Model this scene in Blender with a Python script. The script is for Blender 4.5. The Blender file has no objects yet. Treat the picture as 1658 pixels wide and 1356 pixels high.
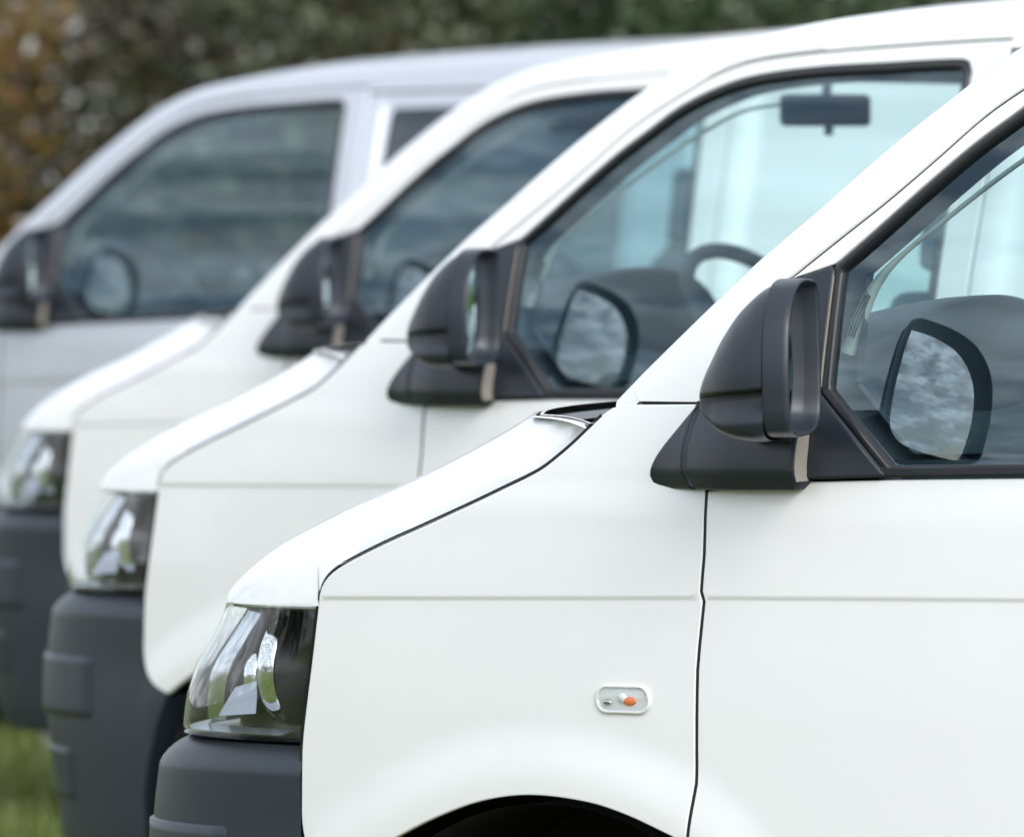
import bpy, bmesh, math, random
import numpy as np
from mathutils import Vector, Matrix
from mathutils.geometry import delaunay_2d_cdt

scene = bpy.context.scene
COL = scene.collection
rad = math.radians

# ------------------------------------------------------------------ camera
PSI, PITCH, ROLL, FPX, DIST = rad(38), rad(1.8), rad(1.5), 12960.0, 12.0
fw = np.array([-math.sin(PSI)*math.cos(PITCH), math.cos(PSI)*math.cos(PITCH), -math.sin(PITCH)])
r0 = np.array([math.cos(PSI), math.sin(PSI), 0.0]); u0 = np.cross(r0, fw)
cr = r0*math.cos(ROLL)-u0*math.sin(ROLL); cu = r0*math.sin(ROLL)+u0*math.cos(ROLL)
CAM = np.array([8.2637, -10.3902, 1.7255])
cam = bpy.data.cameras.new("camera"); cam_o = bpy.data.objects.new("camera", cam); COL.objects.link(cam_o)
m = Matrix.Identity(4)
for i in range(3):
    m[i][0], m[i][1], m[i][2], m[i][3] = cr[i], cu[i], -fw[i], CAM[i]
cam_o.matrix_world = m
cam.sensor_width = 36.0; cam.lens = FPX/1658*36.0
cam.clip_start = 0.5; cam.clip_end = 2000
cam.dof.use_dof = True; cam.dof.focus_distance = 11.95; cam.dof.aperture_fstop = cam.lens/1000/0.042
cam.dof.aperture_blades = 0
scene.camera = cam_o

# ------------------------------------------------------------------ world and sun
SUN_EL, SUN_AZ = rad(30), rad(-32)      # azimuth measured from +x (the rear of the vans)
world = bpy.data.worlds.new("World"); scene.world = world; world.use_nodes = True
nt = world.node_tree; nt.nodes.clear()
def wn(t, **k):
    n = nt.nodes.new(t)
    for a, b in k.items(): setattr(n, a, b)
    return n
sky = wn('ShaderNodeTexSky', sky_type='NISHITA', sun_disc=False)
sky.sun_elevation = SUN_EL; sky.sun_rotation = math.pi/2-SUN_AZ
sky.air_density = 1.0; sky.dust_density = 1.5; sky.ozone_density = 1.2
tc = wn('ShaderNodeTexCoord'); mp = wn('ShaderNodeMapping'); mp.inputs['Scale'].default_value = (1, 1, 1.8)
n1 = wn('ShaderNodeTexNoise'); n1.inputs['Scale'].default_value = 11.0; n1.inputs['Detail'].default_value = 8; n1.inputs['Roughness'].default_value = .6
n2 = wn('ShaderNodeTexNoise'); n2.inputs['Scale'].default_value = 15.0; n2.inputs['Detail'].default_value = 5
rm = wn('ShaderNodeMapRange'); rm.inputs[1].default_value = .43; rm.inputs[2].default_value = .53; rm.inputs[3].default_value = .18; rm.inputs[4].default_value = 1.0
cl = wn('ShaderNodeMapRange'); cl.inputs[1].default_value = .35; cl.inputs[2].default_value = .65; cl.inputs[3].default_value = 5.2; cl.inputs[4].default_value = 11.6
cc = wn('ShaderNodeCombineColor'); mb = wn('ShaderNodeMath', operation='MULTIPLY'); mb.inputs[1].default_value = 1.075
mr_ = wn('ShaderNodeMath', operation='MULTIPLY'); mr_.inputs[1].default_value = .945
mx = wn('ShaderNodeMix', data_type='RGBA'); bg = wn('ShaderNodeBackground'); wo = wn('ShaderNodeOutputWorld')
L = nt.links.new
L(tc.outputs['Generated'], mp.inputs[0]); L(mp.outputs[0], n1.inputs['Vector']); L(mp.outputs[0], n2.inputs['Vector'])
L(n1.outputs[0], rm.inputs[0]); L(n2.outputs[0], cl.inputs[0])
# thin cloud scatters forward: brighter round the veiled sun
dt = wn('ShaderNodeVectorMath', operation='DOT_PRODUCT'); dt.inputs[1].default_value = (math.cos(SUN_EL)*math.cos(SUN_AZ), math.cos(SUN_EL)*math.sin(SUN_AZ), math.sin(SUN_EL))
L(tc.outputs['Generated'], dt.inputs[0])
d0 = wn('ShaderNodeMath', operation='MAXIMUM'); d0.inputs[1].default_value = 0; L(dt.outputs['Value'], d0.inputs[0])
d1 = wn('ShaderNodeMath', operation='POWER'); d1.inputs[1].default_value = 5; L(d0.outputs[0], d1.inputs[0])
d2 = wn('ShaderNodeMath', operation='MULTIPLY_ADD'); d2.inputs[1].default_value = 1.7; d2.inputs[2].default_value = 1; L(d1.outputs[0], d2.inputs[0])
cm_ = wn('ShaderNodeMath', operation='MULTIPLY'); L(cl.outputs[0], cm_.inputs[0]); L(d2.outputs[0], cm_.inputs[1])
L(cm_.outputs[0], mb.inputs[0]); L(cm_.outputs[0], mr_.inputs[0])
L(mr_.outputs[0], cc.inputs[0]); L(cm_.outputs[0], cc.inputs[1]); L(mb.outputs[0], cc.inputs[2])
L(rm.outputs[0], mx.inputs[0]); L(sky.outputs[0], mx.inputs[6]); L(cc.outputs[0], mx.inputs[7])
L(mx.outputs[2], bg.inputs[0]); bg.inputs[1].default_value = .125; L(bg.outputs[0], wo.inputs[0])
sun = bpy.data.lights.new("sun", 'SUN'); sun_o = bpy.data.objects.new("sun", sun); COL.objects.link(sun_o)
sun.energy = 1.3; sun.angle = rad(28); sun.color = (1.0, .97, .93)
sd = Vector((math.cos(SUN_EL)*math.cos(SUN_AZ), math.cos(SUN_EL)*math.sin(SUN_AZ), math.sin(SUN_EL)))
sun_o.rotation_euler = sd.to_track_quat('Z', 'Y').to_euler()
vs = scene.view_settings; vs.view_transform = 'Standard'; vs.look = 'None'; vs.exposure = 0.48; vs.gamma = 1; vs.use_curve_mapping = False
scene.cycles.max_bounces = 10; scene.cycles.transparent_max_bounces = 24; scene.cycles.use_denoising = True

# ------------------------------------------------------------------ materials
def mat(name):
    mt = bpy.data.materials.new(name); mt.use_nodes = True
    return mt, mt.node_tree, mt.node_tree.nodes['Principled BSDF']
def simple(name, col, rough=.5, metal=0, spec=.5, coat=0, coat_r=.03, noise=0, nscale=30, bump=0, bscale=400, bdist=.0005):
    mt, t, p = mat(name)
    p.inputs['Base Color'].default_value = (*col, 1); p.inputs['Roughness'].default_value = rough
    p.inputs['Metallic'].default_value = metal; p.inputs['Specular IOR Level'].default_value = spec
    p.inputs['Coat Weight'].default_value = coat; p.inputs['Coat Roughness'].default_value = coat_r
    co = t.nodes.new('ShaderNodeTexCoord')
    if noise:
        n = t.nodes.new('ShaderNodeTexNoise'); n.inputs['Scale'].default_value = nscale; n.inputs['Detail'].default_value = 4
        r = t.nodes.new('ShaderNodeMapRange'); r.inputs[3].default_value = 1-noise; r.inputs[4].default_value = 1+noise
        h = t.nodes.new('ShaderNodeMix'); h.data_type = 'RGBA'; h.blend_type = 'MULTIPLY'; h.inputs[0].default_value = 1
        h.inputs[6].default_value = (*col, 1)
        t.links.new(co.outputs['Object'], n.inputs['Vector']); t.links.new(n.outputs[0], r.inputs[0])
        t.links.new(r.outputs[0], h.inputs[7]); t.links.new(h.outputs[2], p.inputs['Base Color'])
    if bump:
        n = t.nodes.new('ShaderNodeTexNoise'); n.inputs['Scale'].default_value = bscale; n.inputs['Detail'].default_value = 2
        b = t.nodes.new('ShaderNodeBump'); b.inputs['Strength'].default_value = bump; b.inputs['Distance'].default_value = bdist
        t.links.new(co.outputs['Object'], n.inputs['Vector']); t.links.new(n.outputs[0], b.inputs['Height']); t.links.new(b.outputs[0], p.inputs['Normal'])
    return mt
def glassy(name, tint, gloss=(1, 1, 1), rough=.0, ior=1.5, extra=0.0):
    mt, t, p = mat(name); t.nodes.remove(p)
    out = t.nodes['Material Output']
    tr = t.nodes.new('ShaderNodeBsdfTransparent'); tr.inputs[0].default_value = (*tint, 1)
    gl = t.nodes.new('ShaderNodeBsdfGlossy'); gl.inputs['Color'].default_value = (*gloss, 1); gl.inputs['Roughness'].default_value = rough
    fr = t.nodes.new('ShaderNodeLayerWeight'); fr.inputs[0].default_value = .5
    pw = t.nodes.new('ShaderNodeMath'); pw.operation = 'POWER'; pw.inputs[1].default_value = 5.0
    ad = t.nodes.new('ShaderNodeMath'); ad.operation = 'MULTIPLY_ADD'; ad.use_clamp = True
    ad.inputs[1].default_value = .9; ad.inputs[2].default_value = .075+extra
    t.links.new(fr.outputs['Facing'], pw.inputs[0]); t.links.new(pw.outputs[0], ad.inputs[0])
    mx = t.nodes.new('ShaderNodeMixShader')
    t.links.new(ad.outputs[0], mx.inputs[0])
    t.links.new(tr.outputs[0], mx.inputs[1]); t.links.new(gl.outputs[0], mx.inputs[2]); t.links.new(mx.outputs[0], out.inputs[0])
    return mt
MAT = dict(
    paint=simple('white_paint', (.81, .81, .81), .32, coat=.6, coat_r=.06, noise=.012, nscale=2.5),
    silver=simple('silver_paint', (.54, .565, .615), .38, metal=.45, coat=.6, coat_r=.05, noise=.02, nscale=3),
    plastic=simple('dark_plastic', (.014, .019, .028), .37, bump=.25, bscale=900, noise=.10, nscale=6),
    bumper=simple('bumper_plastic', (.018, .026, .038), .42, bump=.3, bscale=700, noise=.10, nscale=5),
    rubber=simple('black_rubber', (.008, .008, .009), .6),
    trim=simple('window_trim', (.010, .011, .014), .38),
    grey=simple('light_plastic', (.24, .27, .25), .55),
    interior=simple('interior_plastic', (.026, .040, .056), .55, bump=.2, bscale=600, noise=.08, nscale=8),
    cowl=simple('cowl_plastic', (.020, .032, .050), .6, bump=.2, bscale=600),
    liner=simple('headliner', (.30, .31, .30), .9),
    fabric=simple('seat_fabric', (.09, .11, .14), .95, noise=.2, nscale=60),
    chrome=simple('chrome', (.86, .87, .88), .03, metal=1),
    satin=simple('satin_reflector', (.42, .44, .50), .25, metal=.85),
    lampdark=simple('lamp_housing', (.012, .013, .015), .18),
    mirror=simple('mirror_glass', (.92, .94, .95), .01, metal=1),
    amber=simple('amber_bulb', (.80, .20, .07), .3),
    tyre=simple('tyre_rubber', (.014, .014, .015), .8, bump=.4, bscale=120, bdist=.002),
    steel=simple('wheel_steel', (.30, .31, .33), .4, metal=.8),
    under=simple('underbody', (.010, .010, .010), .9),
    edge=simple('warm_sheen_edge', (.30, .275, .24), .5),  # warm light on rear-facing dark plastic edges, put into the base colour
    vane=simple('vane_reflector', (.55, .57, .60), .12, metal=1),
    indw=simple('indicator_shell', (.74, .74, .75), .22, coat=1),
    red=simple('tail_red', (.45, .01, .01), .15, coat=1),
    glass=glassy('window_glass', (.80, .925, .92), (.74, .91, .98), extra=.03),
    dglass=simple('dark_window_glass', (.018, .026, .034), .04, coat=1),
    lens=glassy('lamp_lens', (.93, .95, .95), extra=0.01),
)

# ------------------------------------------------------------------ small numeric helpers
def sm(a, b, t):
    t = np.clip((np.asarray(t, float)-a)/(b-a), 0, 1); return t*t*(3-2*t)
def pchip(x, X, Y):
    X = np.asarray(X, float); Y = np.asarray(Y, float); x = np.asarray(x, float)
    h = np.diff(X); d = np.diff(Y)/h; mm = np.zeros_like(Y)
    for i in range(1, len(X)-1):
        if d[i-1]*d[i] > 0:
            w1 = 2*h[i]+h[i-1]; w2 = h[i]+2*h[i-1]; mm[i] = (w1+w2)/(w1/d[i-1]+w2/d[i])
    mm[0], mm[-1] = d[0], d[-1]
    xx = np.clip(x, X[0], X[-1]); i = np.clip(np.searchsorted(X, xx)-1, 0, len(h)-1); t = (xx-X[i])/h[i]
    y = (2*t**3-3*t**2+1)*Y[i]+(t**3-2*t**2+t)*h[i]*mm[i]+(-2*t**3+3*t**2)*Y[i+1]+(t**3-t**2)*h[i]*mm[i+1]
    return y+np.where(x < X[0], (x-X[0])*mm[0], 0)+np.where(x > X[-1], (x-X[-1])*mm[-1], 0)
def crom(pts, step=.012, closed=False):
    P = np.asarray(pts, float); n = len(P); out = []
    rng = range(n if closed else n-1)
    for i in rng:
        p0 = P[(i-1) % n] if (closed or i > 0) else 2*P[0]-P[1]
        p1 = P[i]; p2 = P[(i+1) % n]
        p3 = P[(i+2) % n] if (closed or i+2 < n) else 2*P[-1]-P[-2]
        k = max(1, int(np.linalg.norm(p2-p1)/step))
        # centripetal-ish via limited tangents
        l = np.linalg.norm(p2-p1)
        t1 = (p2-p0)/(np.linalg.norm(p2-p0)+1e-9)*l; t2 = (p3-p1)/(np.linalg.norm(p3-p1)+1e-9)*l
        for j in range(k):
            t = j/k
            out.append((2*t**3-3*t**2+1)*p1+(t**3-2*t**2+t)*t1+(-2*t**3+3*t**2)*p2+(t**3-t**2)*t2)
    if not closed: out.append(P[-1])
    return np.array(out)
def lin(pts, step=.012):
    P = np.asarray(pts, float); out = []
    for a, b in zip(P[:-1], P[1:]):
        k = max(1, int(np.linalg.norm(b-a)/step))
        for j in range(k): out.append(a+(b-a)*j/k)
    out.append(P[-1]); return np.array(out)
def join(*curves):
    out = []
    for c in curves:
        for p in c:
            if not out or np.linalg.norm(np.asarray(p)-out[-1]) > 1e-4: out.append(np.asarray(p, float))
    if np.linalg.norm(out[0]-out[-1]) < 1e-4: out.pop()
    return np.array(out)
def area(P): return .5*np.sum(P[:, 0]*np.roll(P[:, 1], -1)-np.roll(P[:, 0], -1)*P[:, 1])
def inset(P, d):
    s = 1 if area(P) > 0 else -1
    e = np.roll(P, -1, 0)-P; e /= np.linalg.norm(e, axis=1)[:, None]+1e-12
    nrm = np.stack([-e[:, 1], e[:, 0]], 1)*s
    a = np.roll(nrm, 1, 0); b = nrm; v = a+b; v /= np.linalg.norm(v, axis=1)[:, None]+1e-9
    k = np.clip(1/np.maximum(np.sum(v*b, 1), .45), 1, 2)
    return P+v*(d*k)[:, None]
def segdist(Q, P, closed=True):
    A = P if closed else P[:-1]; B = np.roll(P, -1, 0) if closed else P[1:]
    best = np.full(len(Q), 1e9)
    for a, b in zip(A, B):
        ab = b-a; t = np.clip(((Q-a)@ab)/(ab@ab+1e-12), 0, 1)
        best = np.minimum(best, np.linalg.norm(Q-(a+t[:, None]*ab), axis=1))
    return best
def inside(Q, P):
    r = np.zeros(len(Q), bool); A = P; B = np.roll(P, -1, 0)
    for a, b in zip(A, B):
        if a[1] == b[1]: continue
        c = (a[1] > Q[:, 1]) != (b[1] > Q[:, 1])
        r ^= c & (Q[:, 0] < (b[0]-a[0])*(Q[:, 1]-a[1])/(b[1]-a[1])+a[0])
    return r

# ------------------------------------------------------------------ the van's body side: half width as a function of (x, z); x runs rearwards
ARCH = np.array([(.362, .332), (.39, .471), (.43, .576), (.470, .640), (.530, .672), (.601, .705), (.686, .738), (.78, .765), (.88, .777), (.995, .770),
                 (1.072, .753), (1.148, .728), (1.22, .69), (1.28, .63), (1.315, .55), (1.33, .45), (1.33, .33)])
ARCH_S = crom(ARCH, .006)
RARCH = np.array([(3.885+.43*math.cos(t), .36+.40*abs(math.sin(t))**.8 if math.sin(t) > 0 else .36) for t in np.linspace(math.pi, 0, 33)])
def Wp(x):
    x = np.asarray(x, float)
    return .952-.09*np.clip((2.0-x)/1.57, 0, None)**2.2-.05*np.clip((x-4.3)/.55, 0, 1)**2.5
def sec(z):
    z = np.asarray(z, float)
    return (.012*np.clip((.85-z)/.4, 0, None)**2+.016*np.clip((z-.9)/.35, 0, 1)**1.3+.17*np.clip((z-1.2)/.7, 0, None)**1.4)
def zcrease(x): return np.interp(x, [.3, .428, 1.208, 1.52, 1.80, 4.9], [1.0625, 1.065, 1.079, 1.082, 1.084, 1.09])
def flare(x, z):
    sh = np.shape(x); Q = np.stack([np.ravel(x), np.ravel(z)], 1).astype(float)
    near = (Q[:, 1] < .95) & (Q[:, 0] < 1.6); f = np.zeros(len(Q))
    if near.any(): f[near] = .010*(1-sm(.020, .120, segdist(Q[near], ARCH_S, False)))
    near = (Q[:, 1] < .95) & (Q[:, 0] > 3.2)
    if near.any(): f[near] = .010*(1-sm(.020, .120, segdist(Q[near], RARCH, False)))
    return f.reshape(sh)
def w0(x, z):
    return Wp(x)-sec(z)
def w(x, z):
    x = np.asarray(x, float); z = np.asarray(z, float); x, z = np.broadcast_arrays(x, z)
    st = .0026*np.clip((z-zcrease(x))/.0060, 0, 1)-.0026*sm(.01, .14, z-zcrease(x))
    rc = 0.0
    for a, b in ((2.602, 3.62), (3.78, 4.62)):
        rc = rc+.026*sm(a, a+.045, x)*sm(b, b-.045, x)*sm(1.30, 1.345, z)*sm(1.918, 1.885, z)
    return w0(x, z)+st+flare(x, z)-rc
def wnormal(wf, x, z, e=.0012):
    x = np.asarray(x, float); z = np.asarray(z, float)
    dx = (wf(x+e, z)-wf(x-e, z))/(2*e); dz = (wf(x, z+e)-wf(x, z-e))/(2*e)
    n = np.stack([-dx, -np.ones_like(dx), -dz], -1); return n/np.linalg.norm(n, axis=-1)[:, None]

# ------------------------------------------------------------------ geometry containers: G = dict(v, f, n)
def G(v, f, n=None, mi=None): return dict(v=np.asarray(v, float), f=[tuple(int(i) for i in q) for q in f], n=n)
def merge(*gs):
    v, f, n, o = [], [], [], 0
    hasn = all(g['n'] is not None for g in gs)
    for g in gs:
        v.append(g['v']); f += [tuple(i+o for i in q) for q in g['f']]; o += len(g['v'])
        if hasn: n.append(g['n'])
    return G(np.concatenate(v), f, np.concatenate(n) if hasn else None)
def flip(g):
    v = g['v'].copy(); v[:, 1] *= -1
    n = None
    if g['n'] is not None: n = g['n'].copy(); n[:, 1] *= -1
    return G(v, [tuple(reversed(q)) for q in g['f']], n)
def both(g): return merge(g, flip(g))
def to_mesh(name, g, smooth=True, angle=None):
    me = bpy.data.meshes.new(name); me.from_pydata([tuple(p) for p in g['v']], [], g['f']); me.update()
    if smooth:
        me.polygons.foreach_set('use_smooth', [True]*len(me.polygons))
        if g['n'] is not None: me.normals_split_custom_set_from_vertices([tuple(q) for q in g['n']])
        elif angle: me.set_sharp_from_angle(angle=rad(angle))
    return me
def grid_faces(nu, nv, closed_u=False, closed_v=False, rev=False):
    f = []
    for i in range(nu if closed_u else nu-1):
        for j in range(nv if closed_v else nv-1):
            a, b, c, d = i*nv+j, ((i+1) % nu)*nv+j, ((i+1) % nu)*nv+(j+1) % nv, i*nv+(j+1) % nv
            f.append((a, d, c, b) if rev else (a, b, c, d))
    return f
def surf(P, rev=False, cu_=False, cv_=False):
    P = np.asarray(P, float); nu, nv = P.shape[:2]
    return G(P.reshape(-1, 3), grid_faces(nu, nv, cu_, cv_, rev))
def panel(poly, wf, gap=.0045, grid=.03, edge=.0025, depth=.014, crease=True, roll=.0018):
    """a pressed panel: outline in (x, z) laid on the surface y = -wf, edges rolled inwards"""
    P = np.asarray(poly, float)
    if area(P) < 0: P = P[::-1]
    r1 = inset(P, gap/2); ri = inset(P, gap/2+edge)
    x0, z0 = ri.min(0); x1, z1 = ri.max(0)
    gx = np.arange(x0+grid*.5, x1, grid); gz = np.arange(z0+grid*.5, z1, grid)
    Q = np.stack(np.meshgrid(gx, gz), -1).reshape(-1, 2)
    if crease:
        Q = Q[np.abs(Q[:, 1]-zcrease(Q[:, 0])-.003) > .022]
        for o in (-.014, -.0025, 0, .002, .004, .006, .0085, .02):
            xx = np.arange(x0+.004, x1, .018); Q = np.concatenate([Q, np.stack([xx, zcrease(xx)+o], 1)])
    Q = Q[inside(Q, ri)]
    if len(Q): 
        dd = segdist(Q, ri); cz = np.abs(Q[:, 1]-zcrease(Q[:, 0])) < .021 if crease else np.zeros(len(Q), bool)
        Q = Q[(dd > .35*grid) | (cz & (dd > .004))]
    allp = np.concatenate([ri, Q]); n = len(ri)
    res = delaunay_2d_cdt([Vector(p) for p in allp], [(i, (i+1) % n) for i in range(n)], [], 1, 1e-6)
    V2 = np.array([(p.x, p.y) for p in res[0]]); F = [list(t) for t in res[2]]
    inv = {}
    for k, o in enumerate(res[3]):
        for i in o: inv[i] = k
    y = -wf(V2[:, 0], V2[:, 1]); V = np.stack([V2[:, 0], y, V2[:, 1]], 1); N = wnormal(wf, V2[:, 0], V2[:, 1])
    fs = []
    for t in F:
        a, b, c = (V2[i] for i in t)
        s = (b[0]-a[0])*(c[1]-a[1])-(b[1]-a[1])*(c[0]-a[0])
        fs.append(tuple(t) if s > 0 else tuple(reversed(t)))     # outward is -y: counter-clockwise in (x, z) seen from -y
    base = len(V); rim = [inv[i] for i in range(n)]
    yr = wf(r1[:, 0], r1[:, 1])
    e = np.roll(r1, -1, 0)-np.roll(r1, 1, 0); e /= np.linalg.norm(e, axis=1)[:, None]
    on = np.stack([e[:, 1], np.zeros(n), -e[:, 0]], 1)
    nr = N[rim]; mid = on+nr; mid /= np.linalg.norm(mid, axis=1)[:, None]
    ring1 = np.stack([r1[:, 0], -(yr-roll), r1[:, 1]], 1); ring2 = np.stack([r1[:, 0], -(yr-depth), r1[:, 1]], 1)
    V = np.concatenate([V, ring1, ring2]); N = np.concatenate([N, mid, on])
    for i in range(n):
        j = (i+1) % n
        fs.append((rim[i], base+i, base+j, rim[j])); fs.append((base+i, base+n+i, base+n+j, base+j))
    return G(V, fs, N)
def ribbon(curve, half, wf, off, lo=None):
    c = np.asarray(curve, float); e = np.gradient(c, axis=0); e /= np.linalg.norm(e, axis=1)[:, None]
    nn = np.stack([-e[:, 1], e[:, 0]], 1); rows = []
    for s in (-half if lo is None else lo, half):
        q = c+nn*s; rows.append(np.stack([q[:, 0], -(wf(q[:, 0], q[:, 1])+off), q[:, 1]], 1))
    return surf(np.array(rows))
def strip(poly, profile, wf):
    """closed band along an outline: profile = [(inset, height above wf)]"""
    rows = []
    for d, h in profile:
        q = inset(poly, d) if d else poly
        rows.append(np.stack([q[:, 0], -(wf(q[:, 0], q[:, 1])+h), q[:, 1]], 1))
    rev = area(poly) > 0
    return surf(np.array(rows), rev=not rev, cv_=True)
def tube(path, r, n=10, cap=True):
    P = np.asarray(path, float); k = len(P); R = np.broadcast_to(np.asarray(r, float), (k,)); t = np.gradient(P, axis=0)
    t /= np.linalg.norm(t, axis=1)[:, None]; up = np.array([0, 0, 1.0]) if abs(t[0][2]) < .9 else np.array([1.0, 0, 0])
    rows = []
    for i in range(k):
        a = np.cross(t[i], up); a /= np.linalg.norm(a); b = np.cross(a, t[i])
        th = np.linspace(0, 2*math.pi, n, endpoint=False)
        rows.append(P[i]+R[i]*(np.cos(th)[:, None]*a+np.sin(th)[:, None]*b))
    g = surf(np.array(rows), cv_=True, rev=True)
    if cap:
        g['f'].append(tuple(range(n))); g['f'].append(tuple(reversed(range((k-1)*n, k*n))))
    return g
def rbox(c, s, bev=.01, seg=2, rot=None, taper=None):
    bm = bmesh.new(); bmesh.ops.create_cube(bm, size=1)
    for v in bm.verts:
        if taper and v.co.z > 0: v.co.x *= taper[0]; v.co.y *= taper[1]
        v.co.x *= s[0]; v.co.y *= s[1]; v.co.z *= s[2]
    bmesh.ops.bevel(bm, geom=bm.edges[:], offset=bev, segments=seg, affect='EDGES', profile=.6)
    if rot is not None: bmesh.ops.rotate(bm, verts=bm.verts[:], cent=(0, 0, 0), matrix=rot)
    bmesh.ops.translate(bm, verts=bm.verts[:], vec=c)
    g = G([tuple(v.co) for v in bm.verts], [[v.index for v in f.verts] for f in bm.faces]); bm.free(); return g
def lathe(prof, n=40, axis='y', c=(0, 0, 0)):
    rows = []
    for r, h in prof:
        th = np.linspace(0, 2*math.pi, n, endpoint=False)
        rows.append(np.stack([r*np.cos(th), np.full(n, h), r*np.sin(th)], 1)+np.asarray(c))
    return surf(np.array(rows), cv_=True)
def bez(P, t):
    P = np.asarray(P, float); t = np.asarray(t)[:, None]
    return (1-t)**3*P[0]+3*(1-t)**2*t*P[1]+3*(1-t)*t*t*P[2]+t**3*P[3]

# ------------------------------------------------------------------ the nose: plan curve at each height
XE = ([.25, .70, .80, .847, .924, .989, 1.062], [.377, .377, .380, .384, .399, .411, .423])
XF_L = ([.832, .855, .89, .945, 1.0, 1.05, 1.062], [-.088, -.086, -.080, -.053, .000, .034, .030])
XF_B = ([.25, .30, .42, .50, .60, .715, .76, .792, .809, .826, .836], [-.085, -.116, -.135, -.154, -.177, -.171, -.160, -.151, -.136, -.107, -.076])
def nose(z, s, lamp=True, off=0.0):
    xe = float(np.interp(z, *XE)); xf = float(pchip(z, *(XF_L if lamp else XF_B)))
    we = float(w0(xe, z))
    if not lamp: we -= .022*float(sm(.791, .841, z))
    if not lamp: we += float(flare(np.array([xe]), np.array([z]))[0])
    Lc = .88*(xe-xf)
    P = [(xe, -we), (xe-Lc, -we+.127*Lc), (xf, -.70), (xf, 0)]
    q = bez(P, np.asarray(s, float))
    if np.any(off):
        d = np.gradient(q, axis=0); d /= np.linalg.norm(d, axis=1)[:, None]
        nn = np.stack([d[:, 1]*0-d[:, 1]*-1*-1, d[:, 0]], 1)
        nn = np.stack([-np.abs(d[:, 1]), -np.abs(d[:, 0])], 1)
        q = q+nn*np.asarray(off)[..., None] if np.ndim(off) else q+nn*off
    return np.stack([q[:, 0], q[:, 1], np.full(len(q), z)], 1)

# ------------------------------------------------------------------ key curves, all in (x, z)
HOODGAP = crom([(.423, 1.062), (.4315, 1.086), (.446, 1.103), (.469, 1.117), (.509, 1.134), (.577, 1.159), (.646, 1.182), (.747, 1.217), (.82, 1.244),
                (.887, 1.27), (.921, 1.29), (.953, 1.312), (.980, 1.333), (1.003, 1.351)], .01)
FENDEDGE = crom([(.423, 1.062), (.411, .989), (.399, .924), (.384, .847), (.380, .801), (.3775, .76), (.376, .72), (.382, .692), (.399, .667), (.428, .650), (.466, .6375)], .012)
DOORGAP = lin([(1.222, 1.40), (1.221, 1.30), (1.220, 1.238), (1.2195, 1.145), (1.215, 1.092), (1.2185, 1.077), (1.210, 1.011), (1.206, .974), (1.204, .911),
               (1.202, .853), (1.201, .807), (1.195, .773), (1.187, .728), (1.184, .712)], .012)
FRAME = crom([(1.222, 1.40), (1.232, 1.43), (1.258, 1.471), (1.296, 1.514), (1.341, 1.549), (1.423, 1.606), (1.503, 1.661), (1.582, 1.721), (1.658, 1.781), (1.725, 1.822), (1.80, 1.861),
              (1.85, 1.886), (1.939, 1.912), (2.088, 1.927), (2.267, 1.936), (2.40, 1.941), (2.573, 1.946)], .012)
REARGAP = lin([(2.573, 1.946), (2.576, 1.6), (2.575, 1.285), (2.57, 1.0), (2.565, .33)], .02)
SEAL = join(crom([(1.424, 1.570), (1.488, 1.619), (1.566, 1.681), (1.644, 1.740), (1.71, 1.783), (1.775, 1.825), (1.859, 1.861), (1.947, 1.884), (2.096, 1.899),
                  (2.276, 1.905), (2.455, 1.909), (2.480, 1.903), (2.490, 1.885)], .012),
            lin([(2.490, 1.885), (2.497, 1.6), (2.503, 1.276)], .02), lin([(2.503, 1.276), (1.794, 1.264), (1.56, 1.261)], .02),
            lin([(1.56, 1.261), (1.424, 1.383), (1.424, 1.57)], .012))
SIL = np.array([(.98, 1.3295), (1.024, 1.367), (1.144, 1.467), (1.272, 1.572), (1.354, 1.632), (1.430, 1.691), (1.509, 1.750), (1.606, 1.817), (1.690, 1.872), (1.745, 1.905), (1.814, 1.938), (1.894, 1.966),
                (2.043, 1.990), (2.192, 2.005), (2.341, 2.013), (2.49, 2.017), (2.9, 2.024), (3.6, 2.024), (4.3, 2.012), (4.80, 1.985)])
SILc = crom(SIL, .02)
e_ = np.gradient(SILc, axis=0); e_ /= np.linalg.norm(e_, axis=1)[:, None]
DN = np.stack([-e_[:, 1], e_[:, 0]], 1)                      # forward/up, away from the side window
ROOFW = sm(1.62, 2.0, SILc[:, 0])                            # 0 on the pillar, 1 on the roof rail
KC = SILc-DN*(.031+.016*ROOFW)[:, None]
keep = KC[:, 1] > 1.325
KC, DN, ROOFW, SILk = KC[keep], DN[keep], ROOFW[keep], SILc[keep]

PAINT_NAMES = set()
SPEC = []            # template of one van: (key, name, mesh, material, parent key, label, only)
def add(key, name, g, material, parent=None, label=None, sides=True, smooth=True, angle=None, only=None):
    variants = [('L', g)] + ([('R', flip(g))] if sides else [])
    for s, gg in variants:
        pk = parent if parent is None or not sides and parent in KEYS else (parent+s if parent+s in KEYS else parent)
        k = key+s if sides else key
        KEYS.add(k); SPEC.append((k, name, to_mesh(name, gg, smooth, angle), material, pk, label, only))
KEYS = set()

# ---------------- white sheet metal
fender_poly = join(HOODGAP, lin([(1.003, 1.353), (1.025, 1.365), (1.06, 1.3698), (1.222, 1.3705)], .02), DOORGAP[DOORGAP[:, 1] < 1.3675],
                   crom(ARCH[3:12], .012)[::-1], FENDEDGE[::-1])
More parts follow.
